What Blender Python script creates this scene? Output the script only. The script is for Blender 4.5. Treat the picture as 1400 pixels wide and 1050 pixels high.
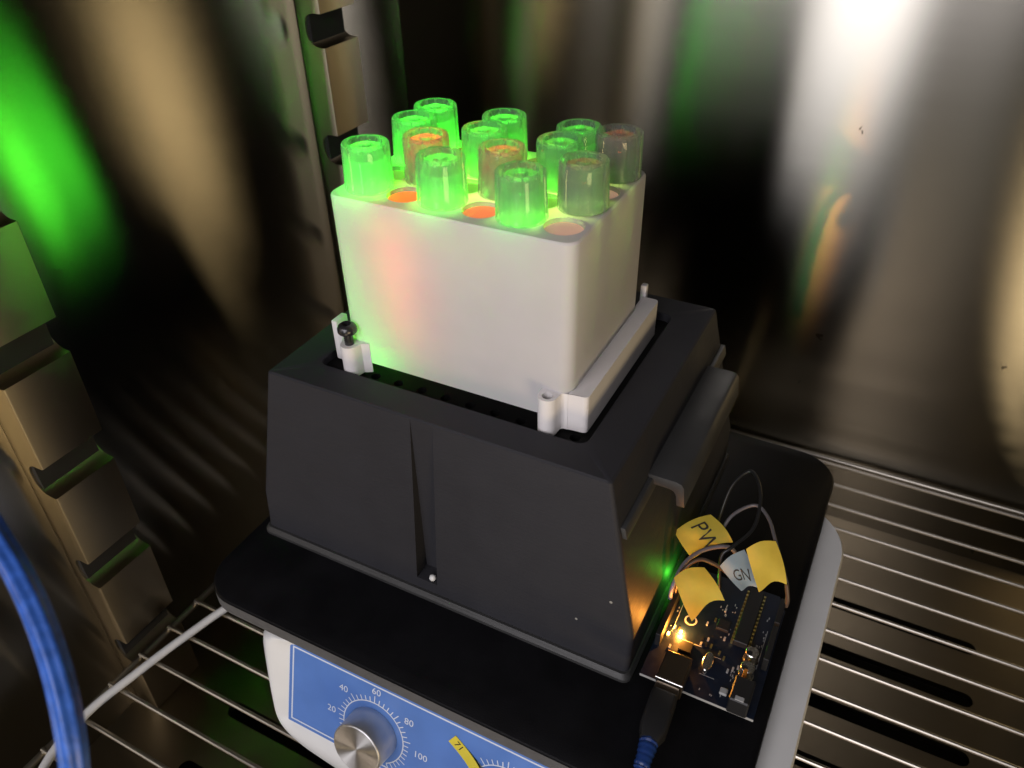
import bpy, bmesh, math, random
from mathutils import Vector, Matrix

for o in list(bpy.data.objects):
    bpy.data.objects.remove(o, do_unlink=True)
SC = bpy.context.scene
COL = SC.collection
S = 0.00122                      # metres per modelling unit (the white block is 100 units wide)
R = math.radians
random.seed(7)

# ------------------------------------------------------------------ camera
cd = bpy.data.cameras.new('Camera')
cam = bpy.data.objects.new('Camera', cd)
COL.objects.link(cam)
SC.camera = cam
yaw, pit, rol, fpx = 0.4895, 0.6282, -0.0218, 1094.75
fw = Vector((-math.sin(yaw) * math.cos(pit), math.cos(yaw) * math.cos(pit), -math.sin(pit)))
rt = Vector((math.cos(yaw), math.sin(yaw), 0))
up = rt.cross(fw)
r2 = math.cos(rol) * rt + math.sin(rol) * up
u2 = -math.sin(rol) * rt + math.cos(rol) * up
CAM = Vector((190.977, -215.406, 187.233))
m = Matrix((r2, u2, -fw)).transposed().to_4x4()
m.translation = CAM * S
cam.matrix_world = m
cd.sensor_width = 36
cd.lens = fpx * 36 / 1400
cd.clip_start = 0.01
cd.clip_end = 50
cd.dof.use_dof = True
cd.dof.focus_distance = 330 * S
cd.dof.aperture_fstop = 11

# ------------------------------------------------------------------ world, lamps of the room and added bounce lights
w = bpy.data.worlds.new('World')
SC.world = w
w.use_nodes = True
bg = w.node_tree.nodes['Background']
bg.inputs[0].default_value = (1.0, 0.86, 0.62, 1)
bg.inputs[1].default_value = 0.028
SC.view_settings.view_transform = 'Standard'
SC.view_settings.look = 'None'
SC.view_settings.exposure = 0
SC.view_settings.gamma = 1
SC.cycles.max_bounces = 6
SC.cycles.diffuse_bounces = 2
SC.cycles.glossy_bounces = 3
SC.cycles.transmission_bounces = 6
SC.cycles.transparent_max_bounces = 10
SC.cycles.caustics_reflective = False
SC.cycles.caustics_refractive = False
SC.render.resolution_x, SC.render.resolution_y = 1024, 768


def area(name, loc, target, sx, sy, power, col, spread=180):
    l = bpy.data.lights.new(name, 'AREA')
    l.shape = 'RECTANGLE'
    l.size, l.size_y = sx * S, sy * S
    l.energy = power
    l.color = col
    l.spread = R(spread)
    o = bpy.data.objects.new(name, l)
    COL.objects.link(o)
    o.location = Vector(loc) * S
    o.rotation_euler = (Vector(target) - Vector(loc)).to_track_quat('-Z', 'Y').to_euler()
    return o


area('room_window_lamp', (112, -900, 110), (60, 0, 0), 240, 420, 2.7, (1.0, 0.97, 1.0))
area('room_window_side_fill', (390, -900, -200), (60, 0, 0), 300, 760, 0.2, (1.0, 0.95, 0.86))  # added dim light extending the window glow to the right
area('room_ceiling_lamp', (60, -950, 570), (60, 0, 0), 900, 450, 9.6, (1.0, 0.95, 1.0))
area('room_side_bounce', (1190, -900, -330), (100, 0, -50), 480, 240, 9.0, (1.0, 0.76, 0.42))  # added warm panel standing in for light bounced off the room
area('room_floor_bounce', (450, -800, -920), (60, 0, -100), 600, 450, 12.0, (1.0, 0.75, 0.42))  # added light from below in place of bounce off the room floor

# ------------------------------------------------------------------ helpers
ORG = {}


class MB:
    def __init__(s):
        s.v, s.f = [], []

    def add(s, vs, fs):
        b = len(s.v)
        s.v += [tuple(q) for q in vs]
        s.f += [tuple(b + i for i in q) for q in fs]
        return s

    def box(s, x0, x1, y0, y1, z0, z1):
        return s.add([(x, y, z) for z in (z0, z1) for y in (y0, y1) for x in (x0, x1)],
                     [(0, 2, 3, 1), (4, 5, 7, 6), (0, 1, 5, 4), (2, 6, 7, 3), (0, 4, 6, 2), (1, 3, 7, 5)])

    def rings(s, rs, cap0=True, cap1=True, closed=False):
        n = len(rs[0])
        vs = [q for r_ in rs for q in r_]
        fs = []
        k = len(rs)
        for i in range(k if closed else k - 1):
            a, b = i * n, ((i + 1) % k) * n
            for j in range(n):
                j2 = (j + 1) % n
                fs.append((a + j, a + j2, b + j2, b + j))
        if not closed:
            if cap0: fs.append(tuple(reversed(range(n))))
            if cap1: fs.append(tuple(range((k - 1) * n, k * n)))
        return s.add(vs, fs)

    def lathe(s, prof, c=(0, 0, 0), n=32, cap0=True, cap1=True, mod=None):
        rs = []
        for (r_, z) in prof:
            rs.append([(c[0] + (r_ + (mod(j, r_, z) if mod else 0)) * math.cos(2 * math.pi * j / n),
                        c[1] + (r_ + (mod(j, r_, z) if mod else 0)) * math.sin(2 * math.pi * j / n), c[2] + z) for j in range(n)])
        return s.rings(rs, cap0, cap1)

    def cyl(s, a, b, r0, r1=None, n=24):
        a, b = Vector(a), Vector(b)
        r1 = r0 if r1 is None else r1
        d = (b - a).normalized()
        e = d.orthogonal().normalized()
        g = d.cross(e)
        def ring(c, r_): return [c + e * r_ * math.cos(2 * math.pi * j / n) + g * r_ * math.sin(2 * math.pi * j / n) for j in range(n)]
        return s.rings([ring(a, r0), ring(b, r1)])

    def tube(s, pts, r_, n=10, sub=6, lobes=0):
        P = spline([Vector(q) for q in pts], sub)
        d0 = (P[1] - P[0]).normalized()
        e = d0.orthogonal().normalized()
        rs = []
        for i, q in enumerate(P):
            d = (P[min(i + 1, len(P) - 1)] - P[max(i - 1, 0)]).normalized()
            e = (e - d * e.dot(d)).normalized()
            g = d.cross(e)
            rr = r_(i / (len(P) - 1)) if callable(r_) else r_
            lb = [rr * (1 + 0.07 * math.cos(lobes * 2 * math.pi * j / n + i * 0.05)) if lobes else rr for j in range(n)]
            rs.append([q + e * lb[j] * math.cos(2 * math.pi * j / n) + g * lb[j] * math.sin(2 * math.pi * j / n) for j in range(n)])
        return s.rings(rs)

    def prism(s, poly, ax, a, b):
        """poly of 2-D points, extruded along axis ax from a to b"""
        def mk(q, t):
            return {'x': (t, q[0], q[1]), 'y': (q[0], t, q[1]), 'z': (q[0], q[1], t)}[ax]
        return s.rings([[mk(q, a) for q in poly], [mk(q, b) for q in poly]])

    def build(s, name, mat, parent=None, smooth=35, bevel=0, seg=2, label=None):
        me = bpy.data.meshes.new(name)
        o = ORG.get(parent.name, Vector()) if parent else Vector()
        me.from_pydata([tuple((Vector(q) - o) * S) for q in s.v], [], s.f)
        bm = bmesh.new()
        bm.from_mesh(me)
        bmesh.ops.remove_doubles(bm, verts=bm.verts, dist=1e-7)
        bmesh.ops.recalc_face_normals(bm, faces=bm.faces)
        if bevel:
            es = [e for e in bm.edges if len(e.link_faces) == 2 and e.calc_face_angle(0) > R(30)]
            bmesh.ops.bevel(bm, geom=es, offset=bevel * S, segments=seg, affect='EDGES', profile=0.5, clamp_overlap=True)
        for f in bm.faces: f.smooth = True
        if smooth < 180:
            for e in bm.edges:
                if len(e.link_faces) == 2 and e.calc_face_angle(0) > R(smooth): e.smooth = False
        bm.to_mesh(me)
        bm.free()
        ob = bpy.data.objects.new(name, me)
        COL.objects.link(ob)
        me.materials.append(M[mat])
        if parent:
            ob.parent = parent
            ORG[ob.name] = ORG.get(parent.name, Vector())
        if label: ob['label'] = label
        return ob


def spline(P, sub):
    out = []
    n = len(P)
    for i in range(n - 1):
        a, b, c, d = P[max(i - 1, 0)], P[i], P[i + 1], P[min(i + 2, n - 1)]
        for k in range(sub):
            t = k / sub
            out.append(0.5 * ((2 * b) + (c - a) * t + (2 * a - 5 * b + 4 * c - d) * t * t + (3 * b - a - 3 * c + d) * t ** 3))
    out.append(P[-1])
    return out


def rrect(x0, x1, y0, y1, r_, z, seg=6):
    out = []
    for cx, cy, a0 in ((x1 - r_, y0 + r_, -90), (x1 - r_, y1 - r_, 0), (x0 + r_, y1 - r_, 90), (x0 + r_, y0 + r_, 180)):
        for k in range(seg + 1):
            a = R(a0 + 90 * k / seg)
            out.append((cx + r_ * math.cos(a), cy + r_ * math.sin(a), z))
    return out


def thing(name, loc, label, cat, group=None):
    o = bpy.data.objects.new(name, None)
    COL.objects.link(o)
    o.empty_display_size = 0.01
    o.location = Vector(loc) * S
    ORG[o.name] = Vector(loc)
    return tag(o, label, cat, group)


def tag(o, label, cat, group=None, kind=None):
    o['label'] = label
    o['category'] = cat
    if group: o['group'] = group
    if kind: o['kind'] = kind
    return o


def structure(o, label=None):
    o['kind'] = 'structure'
    if label: o['label'] = label
    return o


def cut(ob, mb):
    """boolean difference baked into the mesh"""
    c = mb.build('cutter', 'black_print', ob.parent)
    c.matrix_world = ob.matrix_world
    md = ob.modifiers.new('b', 'BOOLEAN')
    md.object = c
    md.operation = 'DIFFERENCE'
    md.solver = 'EXACT'
    bpy.context.view_layer.update()
    dg = bpy.context.evaluated_depsgraph_get()
    me = bpy.data.meshes.new_from_object(ob.evaluated_get(dg))
    ob.modifiers.clear()
    ob.data = me
    cm = c.data
    bpy.data.objects.remove(c, do_unlink=True)
    bm = bmesh.new()
    bm.from_mesh(me)
    for e in bm.edges:
        e.smooth = not (len(e.link_faces) == 2 and e.calc_face_angle(0) > R(35))
    for f in bm.faces: f.smooth = True; f.material_index = 0
    bm.to_mesh(me)
    bm.free()
    me.materials.clear()
    return me


def text_mesh(txt, size, depth=0.0):
    cu = bpy.data.curves.new('t', 'FONT')
    cu.body = txt
    cu.size = size
    cu.align_x = 'CENTER'
    cu.align_y = 'CENTER'
    cu.extrude = depth
    cu.resolution_u = 3
    ob = bpy.data.objects.new('t', cu)
    COL.objects.link(ob)
    bpy.context.view_layer.update()
    me = bpy.data.meshes.new_from_object(ob.evaluated_get(bpy.context.evaluated_depsgraph_get()))
    out = ([Vector(v.co) for v in me.vertices], [tuple(p.vertices) for p in me.polygons])
    bpy.data.objects.remove(ob, do_unlink=True)
    return out


def lettering(mb, txt, size, o, ex, ey, en, lift=0.05, depth=0.02, skew=0):
    """add text to mb, on the plane at o with axes ex (reading direction), ey (up), en (normal)"""
    vs, fs = text_mesh(txt, size, depth)
    o, ex, ey, en = Vector(o), Vector(ex), Vector(ey), Vector(en)
    return mb.add([o + ex * (v.x + skew * v.y) + ey * v.y + en * (v.z + lift) for v in vs], fs)


# ------------------------------------------------------------------ materials
M = {}


def mat(name, col=(0.5, 0.5, 0.5), rough=0.5, metal=0.0, spec=0.5, bump=None, var=0.0, vscale=200, dust=0.0, coat=0.0):
    ma = bpy.data.materials.new(name)
    ma.use_nodes = True
    nt = ma.node_tree
    N, L = nt.nodes, nt.links
    b = N['Principled BSDF']
    b.inputs['Base Color'].default_value = (*col, 1)
    b.inputs['Roughness'].default_value = rough
    b.inputs['Metallic'].default_value = metal
    b.inputs['Specular IOR Level'].default_value = spec
    b.inputs['Coat Weight'].default_value = coat
    tc = N.new('ShaderNodeTexCoord')
    src = None
    if var:
        nz = N.new('ShaderNodeTexNoise')
        nz.inputs['Scale'].default_value = vscale
        nz.inputs['Detail'].default_value = 3
        L.new(tc.outputs['Object'], nz.inputs['Vector'])
        mr = N.new('ShaderNodeMapRange')
        mr.inputs[1].default_value, mr.inputs[2].default_value = 0.3, 0.7
        mr.inputs[3].default_value, mr.inputs[4].default_value = 1 - var, 1 + var
        L.new(nz.outputs['Fac'], mr.inputs[0])
        mx = N.new('ShaderNodeMix')
        mx.data_type = 'RGBA'
        mx.blend_type = 'MULTIPLY'
        mx.inputs[0].default_value = 1
        mx.inputs[6].default_value = (*col, 1)
        cb = N.new('ShaderNodeCombineColor')
        for i in range(3): L.new(mr.outputs[0], cb.inputs[i])
        L.new(cb.outputs[0], mx.inputs[7])
        src = mx.outputs[2]
        rr = N.new('ShaderNodeMapRange')
        rr.inputs[3].default_value, rr.inputs[4].default_value = max(0, rough - 0.12), min(1, rough + 0.12)
        L.new(nz.outputs['Fac'], rr.inputs[0])
        L.new(rr.outputs[0], b.inputs['Roughness'])
    if dust:
        vo = N.new('ShaderNodeTexVoronoi')
        vo.inputs['Scale'].default_value = dust
        L.new(tc.outputs['Object'], vo.inputs['Vector'])
        wn = N.new('ShaderNodeMath')
        wn.operation = 'LESS_THAN'
        wn.inputs[1].default_value = 0.045
        L.new(vo.outputs['Distance'], wn.inputs[0])
        sc = N.new('ShaderNodeSeparateColor')
        L.new(vo.outputs['Color'], sc.inputs[0])
        gt = N.new('ShaderNodeMath')
        gt.operation = 'GREATER_THAN'
        gt.inputs[1].default_value = 0.86
        L.new(sc.outputs[0], gt.inputs[0])
        mu = N.new('ShaderNodeMath')
        mu.operation = 'MULTIPLY'
        L.new(wn.outputs[0], mu.inputs[0])
        L.new(gt.outputs[0], mu.inputs[1])
        m2 = N.new('ShaderNodeMix')
        m2.data_type = 'RGBA'
        L.new(mu.outputs[0], m2.inputs[0])
        if src: L.new(src, m2.inputs[6])
        else: m2.inputs[6].default_value = (*col, 1)
        m2.inputs[7].default_value = (0.3, 0.29, 0.26, 1)
        src = m2.outputs[2]
    if src: L.new(src, b.inputs['Base Color'])
    if bump == 'layers' or bump == 'grain':
        mp = N.new('ShaderNodeMapping')
        L.new(tc.outputs['Object'], mp.inputs[0])
        nz = N.new('ShaderNodeTexNoise')
        nz.inputs['Detail'].default_value = 3
        if bump == 'layers':
            mp.inputs['Scale'].default_value = (40, 40, 1300)
            nz.inputs['Scale'].default_value = 1
        else:
            nz.inputs['Scale'].default_value = 1500
        L.new(mp.outputs[0], nz.inputs['Vector'])
        bp = N.new('ShaderNodeBump')
        bp.inputs['Strength'].default_value = 0.3
        bp.inputs['Distance'].default_value = 0.0004
        L.new(nz.outputs['Fac'], bp.inputs['Height'])
        L.new(bp.outputs[0], b.inputs['Normal'])
    M[name] = ma
    return ma


def add_translucent(ma, fac, col):
    nt = ma.node_tree
    N, L = nt.nodes, nt.links
    b = N['Principled BSDF']
    t = N.new('ShaderNodeBsdfTranslucent')
    t.inputs[0].default_value = (*col, 1)
    mx = N.new('ShaderNodeMixShader')
    mx.inputs[0].default_value = fac
    L.new(b.outputs[0], mx.inputs[1])
    L.new(t.outputs[0], mx.inputs[2])
    L.new(mx.outputs[0], N['Material Output'].inputs[0])


def steel(name, col, rough, aniso, spots=False):
    """polished sheet steel, brushed level: reflections are drawn out upright"""
    ma = bpy.data.materials.new(name)
    ma.use_nodes = True
    M[name] = ma
    nt = ma.node_tree
    N, L = nt.nodes, nt.links
    N.remove(N['Principled BSDF'])
    b = N.new('ShaderNodeBsdfAnisotropic')
    b.distribution = 'BECKMANN'
    b.inputs['Color'].default_value = (*col, 1)
    b.inputs['Roughness'].default_value = rough
    b.inputs['Anisotropy'].default_value = aniso
    b.inputs['Rotation'].default_value = ANI
    L.new(b.outputs[0], N['Material Output'].inputs[0])
    tg = N.new('ShaderNodeTangent')
    tg.direction_type = 'UV_MAP'
    L.new(tg.outputs[0], b.inputs['Tangent'])
    tc = N.new('ShaderNodeTexCoord')
    mp = N.new('ShaderNodeMapping')
    mp.inputs['Scale'].default_value = (6, 6, 900)
    L.new(tc.outputs['Object'], mp.inputs[0])
    nz = N.new('ShaderNodeTexNoise')
    nz.inputs['Scale'].default_value = 1
    nz.inputs['Detail'].default_value = 2
    L.new(mp.outputs[0], nz.inputs['Vector'])
    mr = N.new('ShaderNodeMapRange')
    mr.inputs[3].default_value, mr.inputs[4].default_value = rough - 0.008, rough + 0.008
    L.new(nz.outputs['Fac'], mr.inputs[0])
    L.new(mr.outputs[0], b.inputs['Roughness'])
    n2 = N.new('ShaderNodeTexNoise')
    n2.inputs['Scale'].default_value = 7
    n2.inputs['Detail'].default_value = 0
    L.new(tc.outputs['Object'], n2.inputs['Vector'])
    b2 = N.new('ShaderNodeBump')
    b2.inputs['Strength'].default_value = 0.03
    b2.inputs['Distance'].default_value = 0.002
    L.new(n2.outputs['Fac'], b2.inputs['Height'])
    L.new(b2.outputs[0], b.inputs['Normal'])
    if spots:
        vo = N.new('ShaderNodeTexVoronoi')
        vo.inputs['Scale'].default_value = 34
        n3 = N.new('ShaderNodeTexNoise')
        n3.inputs['Scale'].default_value = 300
        mm = N.new('ShaderNodeMix')
        mm.data_type = 'VECTOR'
        mm.inputs[0].default_value = 0.012
        L.new(tc.outputs['Object'], n3.inputs['Vector'])
        L.new(tc.outputs['Object'], mm.inputs[4])
        L.new(n3.outputs['Color'], mm.inputs[5])
        L.new(mm.outputs[1], vo.inputs['Vector'])
        sc = N.new('ShaderNodeSeparateColor')
        L.new(vo.outputs['Color'], sc.inputs[0])
        mr2 = N.new('ShaderNodeMapRange')
        mr2.inputs[1].default_value, mr2.inputs[2].default_value = 0.45, 1.0
        mr2.inputs[3].default_value, mr2.inputs[4].default_value = 0.0, 0.095
        L.new(sc.outputs[0], mr2.inputs[0])
        lt = N.new('ShaderNodeMath')
        lt.operation = 'LESS_THAN'
        L.new(vo.outputs['Distance'], lt.inputs[0])
        L.new(mr2.outputs[0], lt.inputs[1])
        mx = N.new('ShaderNodeMix')
        mx.data_type = 'RGBA'
        L.new(lt.outputs[0], mx.inputs[0])
        mx.inputs[6].default_value = (*col, 1)
        mx.inputs[7].default_value = (col[0] * 0.4, col[1] * 0.38, col[2] * 0.35, 1)
        L.new(mx.outputs[2], b.inputs['Color'])
    return ma


ANI = 0.0
steel('steel_wall', (0.37, 0.355, 0.315), 0.265, 0.59, spots=True)
steel('steel_rail', (0.44, 0.385, 0.29), 0.5, 0.0)
steel('steel_floor', (0.32, 0.27, 0.20), 0.36, 0.2)
mat('steel_wire', (0.42, 0.39, 0.34), 0.33, 1.0)
mat('dull_metal', (0.16, 0.13, 0.1), 0.4, 1.0)
mat('bright_metal', (0.75, 0.74, 0.72), 0.25, 1.0)
mat('hole_shade', (0.01, 0.009, 0.008), 0.8)  # near-black colour standing in for the shade inside openings
mat('white_print', (0.82, 0.80, 0.83), 0.5, bump='layers', var=0.02, vscale=60)
add_translucent(M['white_print'], 0.38, (0.9, 0.86, 0.84))
mat('white_plain', (0.82, 0.79, 0.78), 0.5, bump='layers', var=0.02, vscale=60)
mat('black_print', (0.032, 0.032, 0.037), 0.6, bump='layers', var=0.03, vscale=60, dust=60, spec=0.2)
mat('grey_print', (0.040, 0.040, 0.040), 0.5, bump='layers', var=0.12, vscale=60)
mat('rubber_mat', (0.006, 0.006, 0.007), 0.42, bump='grain', var=0.2, vscale=40, dust=45, spec=0.08)
mat('pocket_black', (0.007, 0.007, 0.007), 0.7, spec=0.1)
mat('mat_edge', (0.10, 0.10, 0.10), 0.5, var=0.1)
mat('white_abs', (0.82, 0.82, 0.80), 0.35, var=0.03, vscale=40)
mat('panel_blue', (0.11, 0.235, 0.62), 0.35, var=0.05, vscale=60)
mat('print_white', (0.75, 0.8, 0.9), 0.4)
mat('spun_metal', (0.6, 0.6, 0.61), 0.45, 1.0)
mat('black_steel', (0.02, 0.02, 0.022), 0.25, 0.0, spec=0.7)
mat('pcb', (0.003, 0.008, 0.022), 0.4, var=0.2, vscale=300)
mat('chip_black', (0.012, 0.012, 0.013), 0.5)
mat('silk', (0.4, 0.4, 0.39), 0.6)
mat('brass', (0.7, 0.6, 0.25), 0.3, 1.0)
mat('paper_yellow', (0.78, 0.58, 0.07), 0.7, var=0.06, vscale=150)
add_translucent(M['paper_yellow'], 0.25, (0.85, 0.6, 0.05))
mat('paper_shaded', (0.24, 0.30, 0.33), 0.7, var=0.05, vscale=150)  # white paper with its shade put into the blue-grey colour
mat('ink', (0.03, 0.025, 0.02), 0.7)
mat('wire_grey', (0.13, 0.12, 0.125), 0.4)
mat('wire_black', (0.015, 0.015, 0.015), 0.4)
mat('wire_tan', (0.09, 0.055, 0.035), 0.4)
mat('wire_violet', (0.24, 0.22, 0.26), 0.4)
mat('cable_white', (0.86, 0.85, 0.81), 0.4, var=0.03)
mat('usb_blue', (0.012, 0.04, 0.17), 0.35)
mat('cable_blue', (0.035, 0.12, 0.48), 0.35, var=0.25, vscale=250, bump='grain')
mat('tape_yellow', (0.8, 0.66, 0.06), 0.55, var=0.05)
mat('orange_part', (0.7, 0.25, 0.03), 0.4)
mat('bead_white', (0.85, 0.85, 0.83), 0.2)


def emissive(name, col, st):
    ma = bpy.data.materials.new(name)
    ma.use_nodes = True
    b = ma.node_tree.nodes['Principled BSDF']
    b.inputs['Base Color'].default_value = (*col, 1)
    b.inputs['Emission Color'].default_value = (*col, 1)
    b.inputs['Emission Strength'].default_value = st
    M[name] = ma


emissive('led_orange', (1.0, 0.42, 0.05), 60)
emissive('led_green', (0.1, 1.0, 0.06), 30)
emissive('lit_green', (0.3, 0.8, 0.08), 0.5)
emissive('lit_red', (0.95, 0.17, 0.03), 1.15)
emissive('lit_red_mid', (0.9, 0.2, 0.07), 0.8)
emissive('lit_red_dim', (0.85, 0.5, 0.36), 0.3)
mat('led_lens', (0.8, 0.8, 0.8), 0.3)


def clear_plastic(name, tint, tr, gl, di):
    """clear moulded plastic: a share of straight transmission, of refraction and of haze"""
    ma = bpy.data.materials.new(name)
    ma.use_nodes = True
    nt = ma.node_tree
    N, L = nt.nodes, nt.links
    N.remove(N['Principled BSDF'])
    T = N.new('ShaderNodeBsdfTransparent')
    T.inputs[0].default_value = (*tint, 1)
    G = N.new('ShaderNodeBsdfPrincipled')
    G.inputs['Base Color'].default_value = (*tint, 1)
    G.inputs['Transmission Weight'].default_value = 1
    G.inputs['Roughness'].default_value = 0.04
    G.inputs['IOR'].default_value = 1.42
    D = N.new('ShaderNodeBsdfDiffuse')
    D.inputs[0].default_value = (*tint, 1)
    X = N.new('ShaderNodeBsdfTranslucent')
    X.inputs[0].default_value = (*tint, 1)
    h = N.new('ShaderNodeMixShader')
    h.inputs[0].default_value = 0.65
    L.new(D.outputs[0], h.inputs[1])
    L.new(X.outputs[0], h.inputs[2])
    a = N.new('ShaderNodeMixShader')
    a.inputs[0].default_value = gl / (tr + gl)
    L.new(T.outputs[0], a.inputs[1])
    L.new(G.outputs[0], a.inputs[2])
    c = N.new('ShaderNodeMixShader')
    c.inputs[0].default_value = di
    L.new(a.outputs[0], c.inputs[1])
    L.new(h.outputs[0], c.inputs[2])
    L.new(c.outputs[0], N['Material Output'].inputs[0])
    M[name] = ma


clear_plastic('clear_cap', (0.86, 0.93, 0.9), 0.42, 0.58, 0.22)
clear_plastic('clear_tube', (0.9, 0.95, 0.92), 0.7, 0.3, 0.10)

# bore wall: white print thin enough to let light through
ma = mat('bore_print', (0.8, 0.78, 0.76), 0.6)
_nt = ma.node_tree
_t = _nt.nodes.new('ShaderNodeBsdfTransparent')
_t.inputs[0].default_value = (0.9, 0.88, 0.86, 1)
_m = _nt.nodes.new('ShaderNodeMixShader')
_m.inputs[0].default_value = 0.62
_nt.links.new(_nt.nodes['Principled BSDF'].outputs[0], _m.inputs[1])
_nt.links.new(_t.outputs[0], _m.inputs[2])
_nt.links.new(_m.outputs[0], _nt.nodes['Material Output'].inputs[0])


def uv_wall(ob, ua, va):
    """UV map whose u runs along axis ua, v along va (the brushing direction)"""
    me = ob.data
    uv = me.uv_layers.new(name='UVMap')
    for lp in me.loops:
        c = me.vertices[lp.vertex_index].co
        uv.data[lp.index].uv = (c[ua], c[va])


# ------------------------------------------------------------------ the chamber (setting)
XL, XR, YB, YF, ZT, ZF = -121, 345, 232, -250, 330, -215
t = 4
ob = MB().box(XL - t, XL, YF, YB, ZF - 30, ZT).build('wall_left', 'steel_wall', bevel=0.4)
uv_wall(ob, 1, 2); structure(ob, 'polished steel side wall of the incubator chamber')
ob = MB().box(XL - t, XR + t, YB + 0.05, YB + t, ZF - 30, ZT).build('wall_back', 'steel_wall', bevel=0.4)
uv_wall(ob, 0, 2); structure(ob, 'polished steel back wall of the incubator chamber')
fl = MB().box(XL, XR, YF, YB, ZF - t, ZF).build('floor', 'steel_floor')
uv_wall(fl, 0, 1); structure(fl, 'brownish steel floor pan under the wire shelf')


def slot_poly(x0, x1, yc, hw, n=8):
    out = []
    for k in range(n + 1):
        a = R(-90 + 180 * k / n); out.append((x1 - hw + hw * math.cos(a), yc + hw * math.sin(a)))
    for k in range(n + 1):
        a = R(90 + 180 * k / n); out.append((x0 + hw + hw * math.cos(a), yc + hw * math.sin(a)))
    return out


cutter = MB()
SLOTS = [(150, 293, 157), (150, 293, 120), (150, 293, 83), (150, 293, 46), (150, 293, 9), (-70, 60, 9), (-70, 60, -28), (-70, 60, -65), (-70, 60, -102)]
for a, b, yc in SLOTS:
    cutter.prism(slot_poly(a, b, yc, 4.5), 'z', ZF - t - 2, ZF + 2)
me = cut(fl, cutter)
me.materials.append(M['steel_floor'])
ob = MB().box(XL, XR, YF, YB, ZF - 26, ZF - 24).build('floor_slot_shade', 'hole_shade')  # near-black sheet that gives the floor slots their shade by colour
structure(ob, 'near-black sheet below the slotted floor pan, standing in for shade')

# ------------------------------------------------------------------ shelf support rails on the left wall


def rail(y0, y1, zs, label):
    th_ = thing('shelf_support_rail', (XL, (y0 + y1) / 2, ZF), label, 'rail', 'support rails on the left wall')
    b = MB().box(XL + 0.05, -105, y0, y1, ZF + 0.1, ZT - 0.5).build('channel', 'steel_rail', th_, bevel=0.7)
    c = MB()
    for z in zs:
        poly = [(-100, z + 8), (-110, z + 8)]
        for k in range(9):
            a = R(90 + 90 * k / 8); poly.append((-110 + 6 * math.cos(a), z + 2 + 6 * math.sin(a)))
        for k in range(9):
            a = R(180 + 90 * k / 8); poly.append((-108 + 8 * math.cos(a), z - 1 + 8 * math.sin(a)))
        poly += [(-100, z - 9)]
        c.prism(poly, 'y', y0 - 2, y1 + 2)
    me = cut(b, c)
    me.materials.append(M['steel_rail'])
    uv_wall(b, 1, 2)
    for z in zs:
        MB().box(XL + 0.2, -113.2, y0 + 1, y1 - 1, z - 8, z + 7).build('slot_shade', 'hole_shade', th_)  # near-black insert, the shade of the notch put into its colour
    return th_


zs = [z for z in (-165, -105, -46, 13, 72, 131, 190, 250)]
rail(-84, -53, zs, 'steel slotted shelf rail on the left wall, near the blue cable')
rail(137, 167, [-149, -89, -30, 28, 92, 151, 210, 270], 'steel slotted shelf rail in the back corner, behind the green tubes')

# ------------------------------------------------------------------ wire shelf
ZS = -165
sh = thing('wire_shelf', (100, 50, ZS), 'stainless wire shelf carrying the shaker', 'shelf')
y = -158.6 - 19.15 * 4
yy = []
while y < 229:
    yy.append(y)
    y += 19.15
for y in yy:
    MB().cyl((-101, y, ZS), (330, y, ZS), 1.15, n=10).build('wire', 'steel_wire', sh)
for x in (-101, 330, 115):
    MB().cyl((x, yy[0] - 3, ZS - 2.6), (x, 229, ZS - 2.6), 1.7, n=12).build('cross_bar', 'steel_wire', sh)
MB().cyl((-101, 229, ZS + 0.4), (330, 229, ZS + 0.4), 1.6, n=12).build('cross_bar', 'steel_wire', sh)

# ------------------------------------------------------------------ orbital shaker
ZB = -92.8                         # top of the mat
MX0, MX1, MY0, MY1 = -47.4, 194.4, -73.2, 138.7
shk = thing('orbital_shaker', (80, 30, ZS + 1.2), 'white and blue laboratory shaker with a black rubber platform', 'shaker')
mt = MB().rings([rrect(MX0 + .8, MX1 - .8, MY0 + .8, MY1 - .8, 19, ZB - 8, 10), rrect(MX0, MX1, MY0, MY1, 20, ZB - 7.2, 10),
                 rrect(MX0, MX1, MY0, MY1, 20, ZB - .7, 10), rrect(MX0 + .7, MX1 - .7, MY0 + .7, MY1 - .7, 19.4, ZB, 10)]).build('platform', 'rubber_mat', shk, smooth=50)
# lighter edge trim round the platform
MB().rings([rrect(MX0 - .25, MX1 + .25, MY0 - .25, MY1 + .25, 20.2, ZB - 7.6, 10), rrect(MX0 - .25, MX1 + .25, MY0 - .25, MY1 + .25, 20.2, ZB - 1.0, 10)],
           False, False).build('platform_rim', 'mat_edge', shk, smooth=50)
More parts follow.
